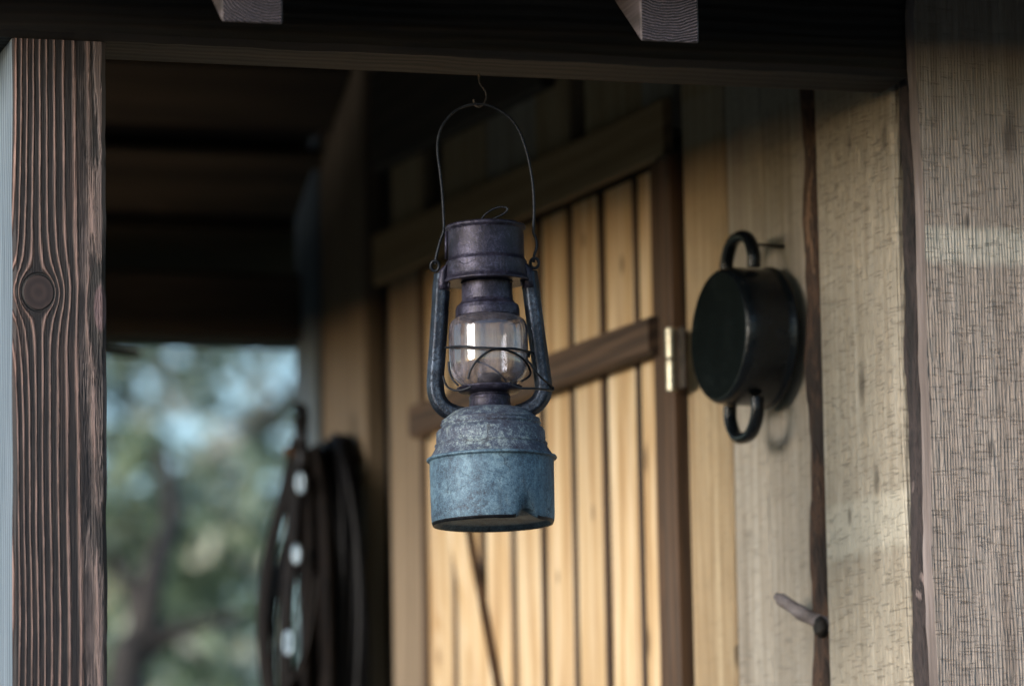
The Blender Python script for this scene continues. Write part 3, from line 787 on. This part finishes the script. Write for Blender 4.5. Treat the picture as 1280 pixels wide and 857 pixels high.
tube(bm, [L(660.5, 449, -10 * K), L(661.5, 443, -10 * K)], 2.2 * K, 8)
obj('wire_guard', bm, M['wire'], lan, smooth=True)
# hook in the beam
bm = bmesh.new()
hk = [(598.5, 86), (599, 97), (603, 103), (607.5, 110), (606, 118), (601.5, 123.5), (596, 128.5) , (593, 127), (590, 121), (591.5, 116)]
hk = [(598.5, 86), (599, 97), (603.5, 104), (607.5, 111), (607, 119), (603, 125.5), (597.5, 128), (593, 125), (591.5, 118)]
tube(bm, smooth_path([L(a, b, 0) for a, b in hk], 5), 1.35 * K, 8)
ho = obj('iron_hook', bm, M['rustwire'], smooth=True); ho.matrix_world = lm
tag(ho, 'small rusty wire hook screwed into the underside of the beam above the lantern', 'hook')

# ================================================================== POT on the wall
# local frame: x along the wall, y out of the wall, z up; centre of the rim plane
d_pot = .056
pc = WF.hit(958, 420, .012); pb_ = WF.hit(899, 420, .012 + d_pot)
mid = Vector(((pc.x + pb_.x) / 2, .012, pc.z))
mid.x = WF.hit(958, 420, .012).x
Rb = .5 * abs(WF.hit(899, 334, .068).z - WF.hit(899, 506, .068).z)
pm = WF.m @ Matrix.Translation(Vector((mid.x, .010, mid.z - .002))) @ Matrix.Rotation(R(-90), 4, 'X')
# Rotation about X by -90: local z -> wall +y (out of the wall)
pot = thing('cooking_pot', 'round black enamel cooking pot hung base outwards on the plank wall', 'pot', pm)
Rr = Rb * 1.02
bm = bmesh.new()
D = d_pot
prof = [(Rr * .955, .003), (Rr * 1.01, .0), (Rr * 1.022, .002), (Rr * 1.01, .0045), (Rr * .985, .006), (Rr * .98, .012), (Rr * .985, D * .6), (Rr * .98, D * .80), (Rr * .965, D * .91), (Rr * .93, D * .975), (Rr * .90, D * .995)]
lathe(bm, prof + [(Rr * .86, D * .985)], 96)
# inner wall
lathe(bm, [(Rr * .955, .003), (Rr * .95, D * .9), (Rr * .6, D * .93), (0, D * .93)], 64)
obj('pot_body', bm, M['enamel'], pot, smooth=True)
bm = bmesh.new(); lathe(bm, [(Rr * .90, D * .995), (Rr * .885, D * 1.0), (Rr * .86, D * .985), (Rr * .4, D * .983), (0, D * .983)], 96)
tag(obj('pot_base', bm, M['potbase'], pot, smooth=True), 'matt speckled base facing outwards')
for s in (1, -1):                                  # up is local -y here
    bm = bmesh.new(); yh = D * .52; e = -s
    hw = .031
    P = [(-hw, e * Rr * .93, yh), (-hw * 1.02, e * (Rr + .008), yh), (-hw * .78, e * (Rr + .022), yh), (-hw * .35, e * (Rr + .0305), yh), (hw * .35, e * (Rr + .0305), yh), (hw * .78, e * (Rr + .022), yh), (hw * 1.02, e * (Rr + .008), yh), (hw, e * Rr * .93, yh)]
    tube(bm, smooth_path(P, 6), 0, sec=[(.0070 * math.cos(2 * math.pi * k / 16), .0058 * math.sin(2 * math.pi * k / 16)) for k in range(16)], ref=(0, 0, 1))
    obj('handle', bm, M['enamel'], pot, smooth=True)

# nail the pot hangs on
npos = WF.hit(930, 303, .036)
bm = bmesh.new(); tube(bm, [Vector((npos.x - .010, -.01, npos.z - .004)), Vector((npos.x, .034, npos.z - .001))], .0016, 10)
no = obj('nail', bm, M['rustwire'], smooth=True); no.matrix_world = WF.m
tag(no, 'thin dark nail in the wall carrying the upper handle of the black pot', 'nail')

# ================================================================== COIL and TACK on the far wall
cu = WF.hit(409, 560, .035)
coil = thing('cable_coil', 'thick coil of black cable hanging on the wall at the far end of the porch', 'coil', WF.m @ Matrix.Translation(Vector((cu.x, 0, cu.z - .22))))
rnd = random.Random(5)
for k in range(13):
    f = k / 12; n_ = .014 + .042 * f + rnd.uniform(-.003, .003)
    hu = .060 + .012 * rnd.random() - .022 * f; hz = .225 + .012 * rnd.random() - .02 * f * f
    du = rnd.uniform(-.006, .006); P = []
    for j in range(40):
        a = 2 * math.pi * j / 40
        P.append(Vector((du + hu * math.cos(a) * (1 + .1 * math.sin(a)), n_ + .004 * math.sin(a * 3 + k), hz * math.sin(a) - .01 * f)))
    bm = bmesh.new(); tube(bm, P, .0058, 8, closed=True)
    obj('cable_loop', bm, M['rubber'], coil, smooth=True)
bm = bmesh.new()
tube(bm, smooth_path([(-.02, .0, .205), (-.005, .05, .205), (.0, .09, .215)], 5), .007, 10)
pg2 = obj('peg', bm, M['dark_frame'], smooth=True); pg2.matrix_world = WF.m @ Matrix.Translation(Vector((cu.x, 0, cu.z - .22)))
tag(pg2, 'wooden wall peg inside the top of the black cable coil', 'peg')
# leather straps with pale buckles, hung from an iron rod
tu = WF.hit(374, 520, .075)
tm = WF.m @ Matrix.Translation(Vector((tu.x, 0, tu.z)))
tack = thing('leather_bridle', 'bundle of dark leather straps with pale metal buckles left of the black coil', 'bridle', tm)
rod = bmesh.new()
tube(rod, smooth_path([(0, -.01, -.075), (0, .04, -.072), (0, .07, -.070)], 4), .0055, 10)
tube(rod, smooth_path([(0, .072, -.075), (0, .072, -.03), (0, .070, .006), (-.004, .080, .010)], 4), .0068, 10)
ro = obj('iron_peg', rod, M['wire'], smooth=True); ro.matrix_world = tm
tag(ro, 'short dark iron peg holding the leather straps on the far wall', 'peg')
def strap(pts, wdt=.0075, th=.0028):
    bm = bmesh.new(); P = smooth_path(pts, 8)
    tube(bm, P, 0, sec=[(-wdt, -th), (wdt, -th), (wdt, th), (-wdt, th)], ref=(1, .2, 0)); obj('strap', bm, M['leather'], tack)
strap([(0, .074, -.01), (.01, .077, -.10), (.02, .088, -.22), (.01, .095, -.34), (.0, .085, -.44)])
strap([(0, .076, .0), (-.012, .07, -.08), (-.03, .075, -.19), (-.03, .082, -.30), (-.015, .07, -.46)])
strap([(.0, .078, -.03), (.03, .083, -.09), (.05, .100, -.18), (.045, .108, -.27), (.02, .10, -.40)], .010)
strap([(.0, .073, -.05), (.04, .070, -.13), (.06, .085, -.2), (.07, .098, -.28), (.04, .09, -.36), (.0, .07, -.30)], .010)
strap([(-.005, .080, -.06), (-.004, .088, -.16), (-.002, .096, -.27), (.0, .092, -.42)], .013)
strap([(-.01, .062, -.04), (-.03, .058, -.12), (-.05, .062, -.25), (-.04, .058, -.40)], .012)
def buckle(px, py, n_, sx=.008, sz=.014):
    p = WF.hit(px, py, n_); q = Vector((p.x - tu.x, n_, p.z - tu.z))
    bm = bmesh.new(); P = [q + Vector((sx * math.cos(a) * .6, sx * math.cos(a) * .8, sz * math.sin(a))) for a in [2 * math.pi * k / 16 for k in range(16)]]
    tube(bm, P, .0030, 8, closed=True); obj('buckle', bm, M['buckle'], tack, smooth=True)
buckle(376, 603, .085, .004, .011); buckle(371, 692, .094, .003, .010); buckle(361, 803, .102, .004, .013)
# drooping cord loop with light catching it
bm = bmesh.new(); tube(bm, smooth_path([(.05, .09, -.22), (.03, .10, -.30), (-.01, .11, -.34), (-.05, .09, -.30), (-.06, .075, -.2)], 8), .003, 8)
obj('cord', bm, M['leather'], tack, smooth=True)

# ================================================================== unseen hedge behind the viewer, added to block low sky
bm = bmesh.new(); rows = []
for i in range(61):
    a = R(225 + 110 * i / 60) ; row = []        # from behind-left round to the right
    for j, (dr, z) in enumerate(((0, 0), (.3, .5), (.1, 1.0), (.8, 1.5), (2.2, 1.7), (3.2, 0))):
        nn = mnoise.noise(Vector((i * .45, j * .9, 2))) * .7
        rr = 9.0 + dr + nn
        row.append(bm.verts.new((math.cos(a) * rr * 1.1, math.sin(a) * rr + 3.5, max(0, z + (nn if z else 0)))))
    rows.append(row)
for A_, B_ in zip(rows[:-1], rows[1:]):
    for j in range(5): bm.faces.new((A_[j], A_[j + 1], B_[j + 1], B_[j]))
bmesh.ops.subdivide_edges(bm, edges=bm.edges[:], cuts=4, use_grid_fill=True)
for v in bm.verts: v.co += v.co.normalized() * mnoise.noise(v.co * 1.6) * .35
tag(obj('sky_block_hedge', bm, M['leaf_dark'], smooth=False), 'unseen dark hedge added behind the viewer to block low sky', 'hedge', kind='structure')

# ================================================================== TREES beyond
def leaves(n, blobs, size, rng):
    """quad leaves scattered through ellipsoid clumps -> vertex and face lists"""
    B = np.array([[*c, *r] for c, r in blobs]); wts = (B[:, 3] * B[:, 4] * B[:, 5]); wts /= wts.sum()
    i = rng.choice(len(B), n, p=wts); d = rng.normal(size=(n, 3)); d /= np.linalg.norm(d, axis=1)[:, None]
    rad = rng.random(n)[:, None] ** .45
    c = B[i, :3] + d * rad * B[i, 3:]
    a = rng.normal(size=(n, 3)); a /= np.linalg.norm(a, axis=1)[:, None]
    b = np.cross(a, rng.normal(size=(n, 3))); b /= np.linalg.norm(b, axis=1)[:, None]
    s = (size * (.6 + .8 * rng.random(n)))[:, None]
    V = np.stack([c - a * s, c - b * s * .42, c + a * s, c + b * s * .42], 1).reshape(-1, 3)
    return V.tolist(), [(4 * k, 4 * k + 1, 4 * k + 2, 4 * k + 3) for k in range(n)]
def tree(name, x, y, h, cr, leafmat, n, size, label, seed, limbs=None, lowest=.35, group=None, slim=False):
    rng = np.random.default_rng(seed); rn = random.Random(seed)
    t = thing(name, label, 'tree', Matrix.Translation(Vector((x, y, 0))), group)
    bm = bmesh.new()
    tp = [Vector((0, 0, -.05)), Vector((.03, 0, h * .2)), Vector((-.04, .03, h * .45)), Vector((.04, 0, h * .8))] if not slim else [Vector((0, 0, -.05)), Vector((.02, 0, .8)), Vector((0, 0, 1.55))]
    tube(bm, smooth_path(tp, 6), (.05 + h * .016) if not slim else .05, 12, rf=lambda f: 1.15 - (.25 if slim else .95) * f)
    blobs = []
    lm_ = limbs or []
    for k in range(0 if slim else 9):
        a = rn.uniform(0, 6.283); z0 = h * rn.uniform(lowest * .8, .6); L_ = cr * rn.uniform(.6, 1.0)
        lm_ = lm_ + [[(0, 0, z0), (math.cos(a) * L_ * .5, math.sin(a) * L_ * .5, z0 + h * .09), (math.cos(a) * L_, math.sin(a) * L_, z0 + h * .2)]]
    for li in lm_:
        tube(bm, smooth_path([Vector(p) for p in li], 6), (.028 + h * .004) if not slim else (.040 if li is lm_[0] else .024), 8, rf=lambda f: 1.1 - .8 * f)
    for k in range(46):
        a = rn.uniform(0, 6.283); q = rn.random() ** .5 * cr; zz = h * rn.uniform(lowest, 1.0)
        sh = math.sin(math.pi * min(1, max(0.08, (zz / h - lowest + .15) / (1.15 - lowest)))) ** .5
        r_ = cr * rn.uniform(.14, .30)
        blobs.append(((math.cos(a) * q * sh, math.sin(a) * q * sh, zz), (r_, r_, r_ * .75)))
    obj('trunk', bm, M['trunk'], t, smooth=True)
    obj('crown', leaves(n, blobs, size, rng), leafmat, t)
    return t
YT = 9.5
def tp_(px, py, dy=0): q = at(px, py, YT + dy); return (q.x - TX, dy, q.z)
TX = at(150, 857, YT).x
tree('garden_tree', TX, YT, 4.7, 1.5, M['leaf_teal'], 3000, .042, 'small tree with dark forked trunk nearest beyond the porch opening', 3,
     limbs=[[(0, 0, 1.5), tp_(158, 857), tp_(178, 800), tp_(192, 720), tp_(215, 640, .1), tp_(200, 560, .2)], [tp_(166, 830), tp_(205, 796), tp_(255, 780), tp_(310, 765)], [tp_(176, 800), tp_(166, 740), tp_(140, 690)]], lowest=.68, slim=True)
tree('garden_shrub', -1.15, 13.0, 3.0, 1.3, M['leaf_green'], 5000, .055, 'yellow green bushy shrub low in the porch opening', 9, lowest=.1)
tree('garden_tree', -1.6, 16.5, 6.2, 2.2, M['leaf_teal'], 14000, .065, 'blue green tree filling the upper part of the porch opening', 4, lowest=.2)
tree('garden_tree', .8, 18.0, 6.6, 2.4, M['leaf_teal'], 9000, .07, 'tree hidden mostly behind the cabin wall, right of the opening', 5, lowest=.2)
tree('garden_tree', -4.6, 24.0, 8.5, 3.0, M['leaf_dark'], 12000, .10, 'tall dark tree standing deepest behind the blue green tree', 6, lowest=.12)
tree('garden_tree', -5.6, 16.0, 6.5, 2.4, M['leaf_green'], 8000, .08, 'yellow green tree far left beyond the grooved post', 8, lowest=.2)
